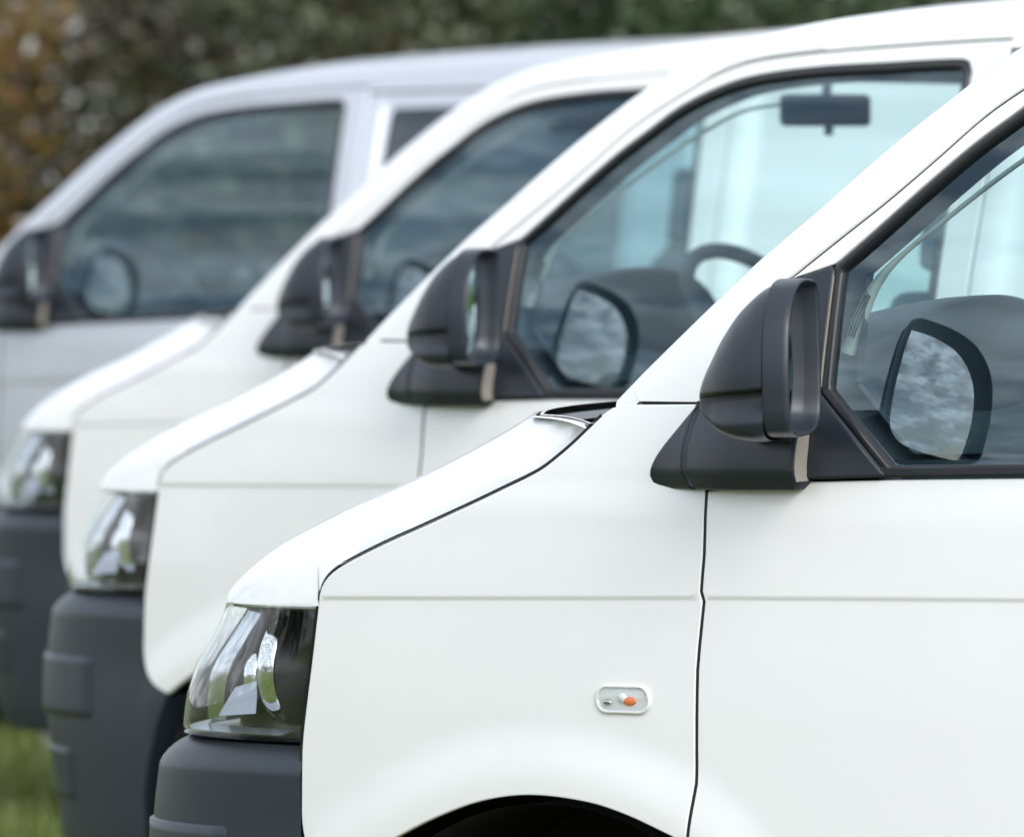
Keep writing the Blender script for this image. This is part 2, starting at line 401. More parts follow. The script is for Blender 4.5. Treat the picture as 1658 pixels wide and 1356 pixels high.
# the arch points run front to rear, the fender outline goes rear to front here
arch_f = crom(np.array([p for p in ARCH if .468 <= p[0] <= 1.16 and p[1] > .6]), .012)
fender_poly = join(HOODGAP, lin([(1.003, 1.353), (1.025, 1.365), (1.06, 1.3698), (1.222, 1.3705)], .02), DOORGAP[DOORGAP[:, 1] < 1.366],
                   lin([(1.184, .712), (1.165, .722)], .01), arch_f[::-1], FENDEDGE[::-1])
add('fender', 'fender', panel(fender_poly, w, grid=.016, gap=.0066), 'paint')
arch_d = crom(np.array([(1.19, .706), (1.22, .69), (1.28, .63), (1.315, .55), (1.33, .45), (1.33, .33)]), .014)
door_poly = join(lin([(1.222, 1.243), (1.395, 1.2565), (1.56, 1.2605), (1.794, 1.2635), (2.575, 1.280)], .02), REARGAP[REARGAP[:, 1] < 1.279],
                 lin([(2.565, .33), (1.33, .33)], .03), arch_d[::-1], DOORGAP[(DOORGAP[:, 1] < 1.24)][::-1])
add('door', 'door', panel(door_poly, w, grid=.026, gap=.0062), 'paint')
frame_poly = join(FRAME[FRAME[:, 0] > 1.335], REARGAP[(REARGAP[:, 1] > 1.285)], lin([(2.575, 1.283), (2.505, 1.279)], .02),
                  SEAL[(SEAL[:, 0] > 2.485) & (SEAL[:, 1] < 1.886)][::-1], SEAL[:int(np.argmax(SEAL[:, 0] > 2.489))][::-1])
add('frame', 'door_frame', panel(frame_poly, lambda x, z: w(x, z)+.001, grid=.03, gap=.004, crease=False), 'paint', 'door')
side_poly = join(lin([(2.580, 1.925), (4.70, 1.905), (4.80, 1.80), (4.845, 1.3), (4.845, .33), (4.33, .33)], .03),
                 np.array([(3.885+.43*math.cos(t), .36+.40*math.sin(t)**.8) for t in np.linspace(.02, math.pi-.02, 41)]),
                 lin([(3.44, .33), (2.569, .33)], .03), REARGAP[(REARGAP[:, 1] < 1.92)][::-1]+np.array([.001, 0]))
add('side', 'side_panel', panel(side_poly, w, grid=.042), 'paint')
# A pillar and roof rail: flat side face down to the door frame gap, then a rolled edge towards windscreen and roof
FR = FRAME[FRAME[:, 1] > 1.372]
sec_p = np.array([(0, 0), (.015, .0015), (.027, .006), (.036, .014), (.043, .027), (.0445, .043), (.041, .058), (.034, .066)])
sec_r = np.array([(0, 0), (.016, .003), (.028, .009), (.037, .020), (.043, .036), (.0465, .058), (.049, .085), (.050, .11)])
rows = []
for k in range(len(KC)):
    s_ = sec_p*(1-ROOFW[k])+sec_r*ROOFW[k]
    x_ = KC[k, 0]+DN[k, 0]*s_[:, 0]; z_ = KC[k, 1]+DN[k, 1]*s_[:, 0]
    wk = w0(np.full(len(s_), KC[k, 0]), np.full(len(s_), KC[k, 1]))
    wx = w0(x_, z_)
    y_ = -(wx*(1-ROOFW[k]*.0)-s_[:, 1])
    y_ = -(np.where(np.arange(len(s_)) < 1, wk, wx)-s_[:, 1])
    rows.append(np.stack([x_, y_, z_], 1))
RAIL = np.array(rows)
EDGE = RAIL[:, -1]                                           # inner edge: windscreen and roof start here
K0 = int(np.argmax(KC[:, 1] > 1.3695))
root = RAIL[:K0+1].copy(); root[:, :, 1] += (.0008+.05*np.clip(1.3695-KC[:K0+1, 1], 0, None))[:, None]
add('root', 'pillar_root', surf(root), 'paint')
EDGE[:K0+1] = root[:, -1]
FRL = join(lin([(1.222, 1.3705), FR[0]], .004), FR)
prow = []; jm = 0
for k in range(K0, len(KC)):
    if KC[k, 0] > 2.574: break
    d_ = np.linalg.norm(FRL-KC[k], axis=1); d_[:jm] = 9; jm = max(jm, int(d_.argmin()))
    if k == K0: jm = 0
    f_ = FRL[jm]; t_ = KC[k]-f_; l_ = np.linalg.norm(t_); t_ = t_/l_
    base_p = f_+t_*.002
    fr_k = np.array([0, .002/l_, .006/l_, .25, .5, .75, .93])
    q_ = base_p+(KC[k]-base_p)*fr_k[:, None]
    yy = -w0(q_[:, 0], q_[:, 1])
    sec_ = np.stack([q_[:, 0], yy, q_[:, 1]], 1)
    e0 = sec_[0].copy(); e0[1] += .014; e1 = sec_[0].copy(); e1[1] += .0022; sec_ = sec_[1:]
    prow.append(np.concatenate([[e0, e1], sec_, RAIL[k]]))
npil = len(prow)+K0
lower = []
for k in range(npil-1, len(KC)):
    x_ = KC[k, 0]; z0_ = 1.929-.020*max(0, min(1, (x_-2.58)/2.12)); zz = z0_+(KC[k, 1]-z0_)*np.array([0, 0, .05, .1, .25, .5, .75, .93])
    q_ = np.stack([np.full(8, x_), -w0(np.full(8, x_), zz), zz], 1); q_[0, 1] += .014
    lower.append(np.concatenate([q_, RAIL[k]]))
add('pillar', 'roof_pillar', surf(np.array(prow)), 'paint')
add('rail', 'roof_rail', surf(np.array(lower)), 'paint')

# hood
PZ = ([0, .015, .04, .075, .12, .17, .22, .28, .35, .42, .5, .58, .64, .70, .77, .86, 1.0], [1.055, 1.0738, 1.0938, 1.1163, 1.1404, 1.1603, 1.1780, 1.1993, 1.222, 1.2481, 1.280, 1.3150, 1.344, 1.365, 1.378, 1.390, 1.40])
nq = nose(1.055, np.linspace(0, 1, 400))
def xnose(y): return np.interp(-np.abs(y), nq[:, 1], nq[:, 0])-.030*sm(.775, .856, np.abs(y))
gap_y = -w(HOODGAP[:, 0], HOODGAP[:, 1])
def hood_z(x, y):
    d = np.clip(x-xnose(y), 0, None)
    z = pchip(d, *PZ)+.03*(1-(y/.87)**2)*np.clip(d/.25, 0, 1)
    zg = np.interp(x, HOODGAP[:, 0], HOODGAP[:, 1]); yg = np.interp(x, HOODGAP[:, 0], gap_y)
    zz = pchip(np.clip(x-xnose(yg), 0, None), *PZ)
    dl = np.clip(np.abs(yg)-np.abs(y), 0, None)
    z = z+np.where(x > .423, (zg-zz)*np.exp(-np.clip(np.abs(yg)-np.abs(y), 0, None)/(.05+.08*sm(.80, .95, x))), 0)*sm(.423, .50, x)
    return np.where(z > 1.343, 1.343+.017*(1-np.exp(-(z-1.343)/.017)), z)
rim = join(nose(1.055, np.linspace(1, 0, 70))[:, :2], np.stack([HOODGAP[:, 0], gap_y], 1))
iso = []
for x_ in np.linspace(.985, .80, 12):
    lo_, hi_ = float(np.interp(x_, HOODGAP[:, 0], gap_y)), -.40
    for _ in range(40):
        md_ = (lo_+hi_)/2
        if float(hood_z(np.array([x_]), np.array([md_]))[0]) < 1.351: lo_ = md_
        else: hi_ = md_
    iso.append((x_, md_))
rear = crom([rim[-1]]+iso+[(.757, iso[-1][1]+.10), (.705, -.42), (.675, -.2), (.668, 0)], .02)
hood_half = join(rim, rear[1:])
full = np.concatenate([hood_half, (hood_half*np.array([1, -1]))[::-1][1:-1]])
if area(full) < 0: full = full[::-1]
ri = inset(full, .0062)
gx = np.arange(-.05, 1.05, .02); gy = np.arange(-.9, .9, .02); Q = np.stack(np.meshgrid(gx, gy), -1).reshape(-1, 2)
Q = Q[inside(Q, ri)]; Q = Q[segdist(Q, ri) > .007]
res = delaunay_2d_cdt([Vector(p) for p in np.concatenate([ri, Q])], [(i, (i+1) % len(ri)) for i in range(len(ri))], [], 1, 1e-6)
V2 = np.array([(p.x, p.y) for p in res[0]]); inv = {i: k for k, o in enumerate(res[3]) for i in o}
HV = np.stack([V2[:, 0], V2[:, 1], hood_z(V2[:, 0], V2[:, 1])], 1); fs = []
for t in res[2]:
    a, b, c = (V2[i] for i in t); s_ = (b[0]-a[0])*(c[1]-a[1])-(b[1]-a[1])*(c[0]-a[0]); fs.append(tuple(t) if s_ > 0 else tuple(reversed(t)))
e2 = .002; hx = (hood_z(V2[:, 0]+e2, V2[:, 1])-hood_z(V2[:, 0]-e2, V2[:, 1]))/(2*e2); hy = (hood_z(V2[:, 0], V2[:, 1]+e2)-hood_z(V2[:, 0], V2[:, 1]-e2))/(2*e2)
HN = np.stack([-hx, -hy, np.ones(len(hx))], 1); HN /= np.linalg.norm(HN, axis=1)[:, None]
n_ = len(ri); rimi = [inv[i] for i in range(n_)]; r1 = inset(full, .0035)
eo = np.roll(r1, -1, 0)-np.roll(r1, 1, 0); eo /= np.linalg.norm(eo, axis=1)[:, None]; on = np.stack([eo[:, 1], -eo[:, 0], np.zeros(n_)], 1)
z1 = hood_z(ri[:, 0], ri[:, 1])
isfront = (segdist(np.stack([r1[:, 0], -np.abs(r1[:, 1])], 1), nq[:, :2], False) < .007) & (r1[:, 0] < .4235)
ra = np.stack([r1[:, 0], r1[:, 1], np.where(isfront, np.minimum(1.0575, z1-.0022), z1-.0022)], 1); rb = np.stack([r1[:, 0]+.0*on[:, 0], r1[:, 1], ra[:, 2]-.0033], 1); rb[:, :2] -= on[:, :2]*.022
isside = (np.abs(r1[:, 1]) > .80) & (r1[:, 0] > .424) & (r1[:, 0] < .995) & (np.abs(np.abs(r1[:, 1])+np.interp(r1[:, 0], HOODGAP[:, 0], gap_y)) < .006)
zs_ = np.interp(r1[:, 0], HOODGAP[:, 0], HOODGAP[:, 1])
ra[:, 2] = np.where(isside, np.minimum(zs_+.0030, ra[:, 2]), ra[:, 2]); rb[:, 2] = np.where(isside, ra[:, 2]-.001, rb[:, 2])
fm = 1-sm(.40, .44, r1[:, 0]); ra[:, 2] -= .004*fm; rb[:, 2] -= .006*fm; rb[:, :2] += on[:, :2]*(.010*fm)[:, None]
isrear = (r1[:, 0] > .60) & ~isside
ra[:, 2] = np.where(isrear, z1-.0005, ra[:, 2]); rb[:, 2] = np.where(isrear, z1-.004, rb[:, 2])
base = len(HV); mid = on*np.where(isrear, .12, 1)[:, None]+HN[rimi]; mid /= np.linalg.norm(mid, axis=1)[:, None]
dn = on*.5+np.array([0, 0, -1.0]); dn /= np.linalg.norm(dn, axis=1)[:, None]
for i in range(n_):
    j = (i+1) % n_; fs.append((rimi[i], base+i, base+j, rimi[j])); fs.append((base+i, base+n_+i, base+n_+j, base+j))
add('hood', 'hood', G(np.concatenate([HV, ra, rb]), fs, np.concatenate([HN, mid, dn])), 'paint', sides=False)

# windscreen and roof share the rail edges
def cross(k, n=41):
    E = EDGE[k]; t = np.linspace(-1, 1, n); fr_ = float(sm(1.02, 1.75, E[0])); bl = .26*(1-fr_)+.15*fr_; bl *= 1-float(sm(1.75, 2.5, E[0]))
    q = 1-np.abs(t)**2.3
    return np.stack([E[0]-bl*q, t*abs(E[1]), E[2]+(.012*fr_+.022*float(sm(1.6, 2.2, E[0])))*q], 1)
kh = int(np.argmax(EDGE[:, 0] > 1.735))
ws = np.array([cross(k) for k in range(0, kh+1)])
add('windscreen', 'windscreen', surf(ws, rev=True), 'glass', sides=False)
rf = np.array([cross(k) for k in range(kh, len(EDGE))])
add('roof', 'roof', surf(rf, rev=True), 'paint', sides=False)
lin_g = rf.copy(); lin_g[:, :, 2] -= .035; lin_g[:, :, 1] *= .96
lk = [i for i in range(len(lin_g)) if lin_g[i, 0, 0] < 2.56]
add('headliner', 'headliner', surf(lin_g[lk]), 'liner', sides=False)
blackband = np.array([cross(k) for k in range(max(0, kh-3), kh+1)]); blackband[:, :, 2] -= .004
# scuttle between hood and windscreen, with a wiper
cow = []
for t in np.linspace(-1, 1, 41):
    a = ws[0][int(round((t+1)/2*40))]
    yb = a[1]; xr = float(np.interp(-abs(yb), rear[:, 1], rear[:, 0])); zr = float(hood_z(np.array([xr]), np.array([yb]))[0])
    cow.append(np.linspace([xr-.02, yb, min(zr-.012, a[2]-.010)], [a[0]+.01, a[1], a[2]-.006], 6)-np.array([0, 0, .005])*np.sin(np.linspace(0, math.pi, 6))[:, None])
add('scuttle', 'scuttle', surf(np.array(cow), rev=True), 'plastic', sides=False)
wip = np.array([(ws[0][20+int(k)][0]-.035, ws[0][20+int(k)][1], ws[0][20+int(k)][2]-.012) for k in np.linspace(-15, -2, 8)])
add('wiper', 'wiper', merge(tube(wip, .006, 6), rbox(tuple(wip[0]+np.array([-.01, .01, -.01])), (.05, .03, .03), .008)), 'rubber', sides=False)

# black rubber behind every shut line
seals = [ribbon(HOODGAP, .0030, w, -.004, -.010), ribbon(DOORGAP, .008, w, -.0028), ribbon(REARGAP, .007, w, -.004), ribbon(FENDEDGE, .010, w, -.009)]
for i_, g_ in enumerate(seals): add('gapseal%d' % i_, 'shut_line_seal', g_, 'rubber')
add('frameseal', 'door_seal', ribbon(FRAME, .008, w0, -.005), 'rubber')
add('pillarseal', 'pillar_seal', ribbon(lin([(1.08, 1.369), (1.222, 1.369)], .02), .006, w0, -.006), 'rubber')

# ---------------- windows, trims
add('winseal', 'window_seal', strip(SEAL, [(0, -.004), (.002, .0030), (.006, .0055), (.013, .0050), (.017, .001), (.018, -.008)], w0), 'trim', 'door')
pane_poly = inset(SEAL, .015) if area(SEAL) > 0 else inset(SEAL, .015)
pane = panel(pane_poly, lambda x, z: w0(x, z)-.006, gap=0, edge=.001, depth=.004, grid=.05, crease=False)
add('pane', 'window_pane', pane, 'glass', 'door')
belt = lin([(1.394, 1.2575), (1.56, 1.2615), (1.794, 1.2645), (2.50, 1.2785)], .02)
belt_poly = join(belt, (belt+np.array([0, .0165]))[::-1])
add('belt', 'belt_strip', panel(belt_poly, lambda x, z: w0(x, z)+.007, gap=0, edge=.004, depth=.014, grid=.02, crease=False, roll=.004), 'trim', 'door')
sail = join(lin([(1.230, 1.247), (1.230, 1.40), (1.255, 1.462), (1.294, 1.508), (1.339, 1.545), (1.418, 1.5675), (1.4265, 1.560), (1.4245, 1.385), (1.4245, 1.383), (1.553, 1.268), (1.553, 1.2625), (1.395, 1.2585)], .012))
add('sail', 'corner_trim', panel(sail, lambda x, z: w0(x, z)+.010, gap=0, edge=.004, depth=.022, grid=.03, crease=False, roll=.003), 'plastic', 'door')
# inner frame of the door seen through the pane
add('innerframe', 'inner_frame', strip(SEAL, [(-.02, -.012), (-.012, -.060), (.025, -.066), (.031, -.056), (.032, -.040)], w0), 'cowl', 'door')
LIP = crom([(1.417, 1.443), (1.425, 1.468), (1.436, 1.50), (1.451, 1.531), (1.478, 1.562), (1.518, 1.593), (1.568, 1.628), (1.628, 1.670), (1.695, 1.714), (1.80, 1.775), (1.90, 1.82), (2.0, 1.835)], .01)
e_l = np.gradient(LIP, axis=0); e_l /= np.linalg.norm(e_l, axis=1)[:, None]; n_l = np.stack([e_l[:, 1], -e_l[:, 0]], 1)
wd_l = .0050+.016*(1-sm(1.50, 1.60, LIP[:, 1]))
liprow = []
for k_, o_ in ((-.05, -.050), (.1, -.044), (1, -.046), (1.1, -.054)):
    q = LIP+n_l*(wd_l*k_)[:, None]; liprow.append(np.stack([q[:, 0], -(w0(q[:, 0], q[:, 1])+o_), q[:, 1]], 1))
add('lip', 'pillar_trim', surf(np.array(liprow)), 'grey', 'door')
for k_ in range(3):
    i0 = [i for i in range(len(LIP)) if 1.460 < LIP[i, 1] < 1.535]; q = (LIP+n_l*(wd_l*(.30+.24*k_))[:, None])[i0]
    sl = np.stack([q[:, 0], -(w0(q[:, 0], q[:, 1])-.0445), q[:, 1]], 1); add('slot%d' % k_, 'demister_slot', tube(sl, .0014, 5), 'rubber', 'door')
card = [[(x, -(float(w0(x, z))-.05-.012*math.sin((z-.6)/.7*3)), z) for z in np.linspace(.55, 1.285, 14)] for x in np.linspace(1.24, 2.54, 20)]
add('card', 'door_card', surf(np.array(card)), 'interior', 'door')
add('handle', 'door_handle', merge(tube([(2.36, -.935, 1.02), (2.375, -.975, 1.02), (2.42, -.982, 1.022), (2.47, -.975, 1.024), (2.485, -.937, 1.024)], .011, 8)), 'plastic', 'door')
for i, (a, b) in enumerate(((2.650, 3.575), (3.825, 4.575))):
    pp = join(lin([(a, 1.35), (b, 1.35), (b, 1.862), (a, 1.862)], .04))
    pp = join(crom([(a, 1.40), (a, 1.86), (a+.02, 1.884), (b-.02, 1.884), (b, 1.86), (b, 1.40), (b-.03, 1.352), (a+.03, 1.352)], .03, True))
    add('sidewin%d' % i, 'side_window', panel(pp, lambda x, z: w(x, z)+.004, gap=0, edge=.003, depth=.006, grid=.05, crease=False), 'dglass', only='silver')

# ---------------- bumper
zb = np.array([.8365, .8352, .832, .827, .820, .811, .802, .794, .788, .780, .770, .76, .74, .715, .69, .665, .64, .61, .575, .53, .48, .43, .38, .33, .29, .265, .25])
xb_t = ([.25, .332, .471, .576, .64, .645, .655, .667, .685, .705, .72, .76], [.355, .362, .390, .430, .468, .445, .415, .399, .384, .3765, .3765, .3775])
sB = np.concatenate([np.linspace(0, .8, 40)[1:], np.linspace(.8, 1, 10)[1:]])
rows = []
for z in zb:
    xe = float(np.interp(z, *XE)); xb = float(np.interp(z, *xb_t)) if z < .76 else float(np.interp(z, *XE))
    xb -= .0025
    fx = np.linspace(xb, xe, 9) if xb > xe+.003 else np.linspace(xe+.0005, xe, 9)
    sh = .022*float(sm(.791, .841, z))
    q0 = np.stack([fx, -(w(fx, np.full(9, z))-sh), np.full(9, z)], 1)
    rows.append(np.concatenate([q0, nose(z, sB, False)]))
lipr = rows[0].copy(); lipr[:, 1] *= .955; lipr[:, 0] += .035; lipr[:, 2] -= .002
B = np.array([lipr]+rows)
add('bumper', 'bumper', surf(B, rev=False), 'bumper')
edge_in = np.array([r[0] for r in rows if r[0][2] < .66]); inn = edge_in.copy(); inn[:, 1] += .10; inn[:, 0] += .01
add('bumperreturn', 'bumper_return', surf(np.array([edge_in, inn]), rev=True), 'bumper', 'bumper')
def npatch(z0, z1, s0, s1, h, nz=10, ns=16):
    R = []
    zz = np.concatenate([[z0], np.linspace(z0+.006, z1-.006, nz), [z1]]); ss = np.concatenate([[s0], np.linspace(s0+.012, s1-.012, ns), [s1]])
    for i, z in enumerate(zz):
        o = np.full(len(ss), h); o[0] = o[-1] = -.004
        if i in (0, len(zz)-1): o[:] = -.004
        R.append(nose(z, ss, False, o))
    return surf(np.array(R), rev=True)
add('fogblank', 'fog_lamp_cover', npatch(.575, .707, .13, .50, .007), 'bumper', 'bumper')
add('lowblank', 'towing_cover', npatch(.40, .515, .22, .46, .004), 'bumper', 'bumper')
# grille between the lamps
gr = []
for z in np.linspace(.855, 1.04, 12): gr.append(nose(z, np.linspace(.80, 1, 14), True, -.03))
add('grille', 'grille', surf(np.array(gr), rev=True), 'lampdark')
for k, z in enumerate((.89, .94, .99)):
    add('slat%d' % k, 'grille_slat', tube(nose(z, np.linspace(.80, 1, 12), True, -.012), .011, 8), 'plastic', 'grille')

# ---------------- headlight
sL = np.linspace(.004, .78, 34)
zl = np.concatenate([[.8430, .8465], np.linspace(.853, 1.040, 16), [1.046, 1.0490]])
fz = (zl-zl[0])/(zl[-1]-zl[0])
def ztop(s_): return 1.0485+.0105*float(np.clip(1-s_/.45, 0, 1))
def lampface(off):
    P = np.zeros((len(zl), len(sL), 3)); hs = .002
    for j, s_ in enumerate(sL):
        for i, f_ in enumerate(fz):
            z = .8430+(ztop(s_)-.8430)*f_
            P[i, j] = nose(z, np.array([s_-hs, s_, s_+hs]), True, off(f_) if callable(off) else off)[1]
    return P
face = lampface(-.0035)
add('lens', 'headlight', surf(lampface(lambda f_: -.002-.010*max(0, (.05-f_)/.05)**2), rev=True), 'lens')
sn = np.arange(len(sL))/(len(sL)-1); dpt = np.clip(sn/.10, 0, 1)**.6*(1-.45*sm(.45, .62, sn))*np.clip((1-sn)/.05, 0, 1)**.5
back = face.copy(); back[:, :, 0] += .006+.095*dpt; back[:, :, 1] += .016+.085*dpt
housing = merge(surf(back, rev=True), surf(np.array([face[0], back[0]])), surf(np.array([face[-1], back[-1]])), surf(np.array([face[:, 0], back[:, 0]])), surf(np.array([face[:, -1], back[:, -1]])))
add('housing', 'lamp_housing', housing, 'lampdark', 'lens', angle=40)
def ring(x0, x1, yc, zc, R, wall_=.006, a0=-1.35, a1=1.35, n=36, dr=.0):
    th = np.linspace(a0, a1, n); rows = []
    for x, r in ((x0, R-wall_), (x0, R-.0015), (x0+.0015, R), ((x0+x1)/2, R+.002), (x1-.0015, R+dr), (x1, R+dr-.0015), (x1, R+dr-wall_), (x0, R-wall_)):
        rows.append(np.stack([np.full(n, x), yc-r*np.cos(th), zc+r*np.sin(th)], 1))
    return surf(np.array(rows), rev=False)
add('ring', 'reflector_ring', ring(.250, .282, -.700, .944, .098, a0=-.86, a1=.86), 'chrome', 'lens', angle=40)
add('ring2', 'reflector_ring', ring(.172, .196, -.682, .930, .056, a0=-.62, a1=.75), 'chrome', 'lens', angle=40)
bowl = []
for t in np.linspace(0, 1, 8):
    th = np.linspace(0, 2*math.pi, 30); bowl.append(np.stack([np.full(30, .25+.07*t*t), -.70-.095*(1-t**1.6)*np.cos(th), .944+.088*(1-t**1.6)*np.sin(th)], 1))
add('bowl', 'reflector_bowl', surf(np.array(bowl)), 'satin', 'lens')
plate = np.array([[(.150, -.775, .874), (.235, -.785, .880)], [(.158, -.765, .895), (.222, -.765, .908)], [(.165, -.75, .918), (.205, -.745, .928)]])
add('plate', 'lamp_plate', surf(plate, rev=True), 'satin', 'lens', smooth=False)
fl = np.array([nose(.851, np.linspace(.05, .7, 24), True, -.012), nose(.858, np.linspace(.05, .7, 24), True, -.045)])
add('sill', 'lamp_bezel', surf(fl, rev=True), 'satin', 'lens')
for k_, (s0_, s1_, o0, o1) in enumerate(((.335, .405, -.050, -.030), (.415, .50, -.026, -.040), (.51, .66, -.030, -.030))):
    fl2 = np.array([nose(z, np.linspace(s0_, s1_, 8), True, np.linspace(o0, o1, 8)-.012*((z-.955)/.09)**2) for z in np.linspace(.862, 1.040, 14)])
    add('vane%d' % k_, 'lamp_vane', surf(fl2, rev=True), 'vane', 'lens')
slam = np.array([nose(z, np.linspace(.0, 1, 50), True, o) for z, o in ((1.046, -.014), (1.056, -.012), (1.0615, -.018), (1.0615, -.06))])
add('slam', 'slam_panel', surf(slam, rev=True), 'rubber')

# ---------------- side indicator
th = np.linspace(0, 2*math.pi, 40, endpoint=False)
cap_o = np.stack([1.064+np.sign(np.cos(th))*.031+.0225*np.cos(th), .929+.0215*np.sin(th)], 1)
add('indbase', 'side_indicator', panel(cap_o, lambda x, z: w(x, z)+.0012, gap=0, edge=.003, depth=.006, grid=.008, crease=False, roll=.002), 'indw')
cap_i = inset(cap_o, .005)
lens_f = lambda x, z: w(x, z)+.0045+.006*np.clip(1-(((x-1.064)/.055)**2+((z-.929)/.022)**2), 0, 1)
add('indlens', 'indicator_lens', panel(cap_i, lens_f, gap=0, edge=.001, depth=.004, grid=.006, crease=False), 'lens', 'indbase')
def ball(c, r, sx=1.0):
    return surf(np.array([[(c[0]+sx*r*math.sin(a)*math.cos(b), c[1]-r*math.cos(a)*.7, c[2]+r*math.sin(a)*math.sin(b)) for b in np.linspace(0, 2*math.pi, 14)] for a in np.linspace(0.01, 1.5, 6)]), rev=True)
yb_ = -(float(w(1.064, .929))+.0012)
add('indrim', 'indicator_rim', strip(cap_o, [(-.0005, -.001), (0, .004), (.002, .0052), (.004, .0045), (.0055, .001)], w), 'indw', 'indbase')
add('indbulb', 'indicator_bulb', ball((1.077, yb_, .926), .0072, 1.9), 'amber', 'indbase')
add('indcap', 'indicator_bulb_cap', ball((1.063, yb_, .931), .0078), 'indw', 'indbase')
add('indmark', 'indicator_reflector', ball((1.034, yb_, .924), .0050, 1.6), 'vane', 'indbase')
# ---------------- door mirror
foot_out = join(crom([(1.122, 1.2425), (1.112, 1.247), (1.109, 1.262), (1.122, 1.289), (1.165, 1.335), (1.208, 1.379)], .008))
def foot_w(x, z): return w0(x, z)+.007+.040*sm(1.09, 1.30, x)-.020*sm(1.29, 1.40, z)-.012*sm(1.275, 1.24, z)
cutA = crom([(1.208, 1.379), (1.197, 1.34), (1.192, 1.30), (1.195, 1.265), (1.208, 1.2425)], .008)
front_piece = join(foot_out, cutA, lin([(1.208, 1.2425), (1.122, 1.2425)], .01))
cutB = cutA+np.array([.0035, 0])
rear_piece = join(cutB[::-1], lin([(1.214, 1.379), (1.30, 1.383), (1.385, 1.345), (1.412, 1.335), (1.4145, 1.32), (1.4145, 1.252), (1.405, 1.2435), (1.2165, 1.2425)], .01))
add('foot', 'mirror_foot', panel(rear_piece, foot_w, gap=0, edge=.006, depth=.045, grid=.02, crease=False, roll=.005), 'plastic', label=None)
add('foot2', 'mirror_foot_cover', panel(front_piece, foot_w, gap=0, edge=.006, depth=.045, grid=.02, crease=False, roll=.005), 'plastic', 'foot')
AL = rad(21)
NV = np.array([math.cos(AL), math.sin(AL), 0]); AV = np.array([math.sin(AL), -math.cos(AL), 0]); UV = np.array([0, 0, 1.0]); MC = np.array([1.512, -1.062, 1.440])
def mpt(a, n, z): return MC+AV*np.asarray(a)[..., None]+NV*np.asarray(n)[..., None]+UV*np.asarray(z)[..., None]
OUT = crom([(-.088, .085), (-.080, .106), (-.045, .1135), (.0, .113), (.040, .100), (.075, .062), (.091, .005), (.093, -.060), (.086, -.098), (.060, -.1105), (.0, -.1125), (-.055, -.106), (-.082, -.085), (-.090, -.04), (-.091, .03)], .0028, True)
SN = [0, .02, .05, .084, .117, .135, .148, .155, .157]; SH = [.1135, .1135, .111, .097, .070, .048, .030, .014, .002]; SZ = [0, -.001, -.008, -.020, -.036, -.046, -.053, -.057, -.058]
def shell_rows(ns):
    rows = []
    for n_s in ns:
        h_ = float(pchip(n_s, SN, SH))/.1135; zc_ = float(pchip(n_s, SN, SZ)); t = n_s/.157
        a = OUT[:, 0]*(h_*.9+.1*h_**.5); z = OUT[:, 1]*h_+zc_
        a = np.where(a < 0, a*max(0, 1-4.6*(n_s-.02)*1.0) if n_s < .157 else a*.3, a)
        ze = -.038-.012*t                                       # lower edge of the cap
        band = sm(ze+.0005, ze-.004, z)*(1-sm(ze-.010, ze-.052, z)); outb = sm(-.02, .02, a)
        a = a-.019*band*outb*(1-t**5)
        rows.append(mpt(a, np.full(len(a), -n_s), z))
    return np.array(rows)
add('shell', 'mirror_housing', surf(shell_rows(np.concatenate([np.linspace(.040, .140, 24), [.144, .148, .151, .1535, .155, .156, .1568]])), cv_=True, rev=False), 'plastic', 'foot')
def orow(sc_, n): return mpt(OUT[:, 0]*sc_, np.full(len(OUT), n), OUT[:, 1]*sc_)
def irow(d, n):
    q = inset(OUT, d); return mpt(q[:, 0], np.full(len(q), n), q[:, 1])
def trow(d, n):
    q = inset(OUT, d); a_ = np.where(q[:, 0] < 0, q[:, 0]*(1-4.6*max(0, -n-.008)), q[:, 0]); return mpt(a_, np.full(len(q), n), q[:, 1])
rimg = np.array([trow(.0025, -.0395), trow(.0003, -.0388), trow(0, -.036), trow(0, -.010), irow(.0005, -.002), irow(.003, .001), irow(.005, 0), irow(.0065, -.004), irow(.0085, -.030)])
add('rim', 'mirror_rim', surf(rimg, cv_=True, rev=False), 'plastic', 'foot')
q = inset(OUT, .0080); gl = mpt(q[:, 0], np.full(len(q), -.022), q[:, 1])
cg = []
for s_ in np.linspace(0, 1, 12): cg.append(mpt(q[:, 0]*s_, -.020-((q[:, 0]*s_)**2+(q[:, 1]*s_)**2)/(2*1.3), q[:, 1]*s_))
add('mglass', 'mirror_glass', surf(np.array(cg), cv_=True, rev=True), 'mirror', 'foot')
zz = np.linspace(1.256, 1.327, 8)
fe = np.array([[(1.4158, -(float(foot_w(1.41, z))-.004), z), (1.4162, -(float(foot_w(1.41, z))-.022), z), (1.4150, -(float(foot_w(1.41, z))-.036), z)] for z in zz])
add('footend', 'mirror_foot_end_sheen', surf(fe, rev=True), 'edge', 'foot')  # added strip on the foot's rear face, its warm sheen painted as beige
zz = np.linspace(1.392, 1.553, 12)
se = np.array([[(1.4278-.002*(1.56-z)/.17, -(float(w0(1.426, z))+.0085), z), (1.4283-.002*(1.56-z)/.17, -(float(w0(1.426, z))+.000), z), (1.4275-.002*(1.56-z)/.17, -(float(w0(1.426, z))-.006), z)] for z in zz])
add('sailend', 'corner_trim_edge_sheen', surf(se, rev=True), 'edge', 'door')  # added strip on the trim's rear edge, painted beige for the light there
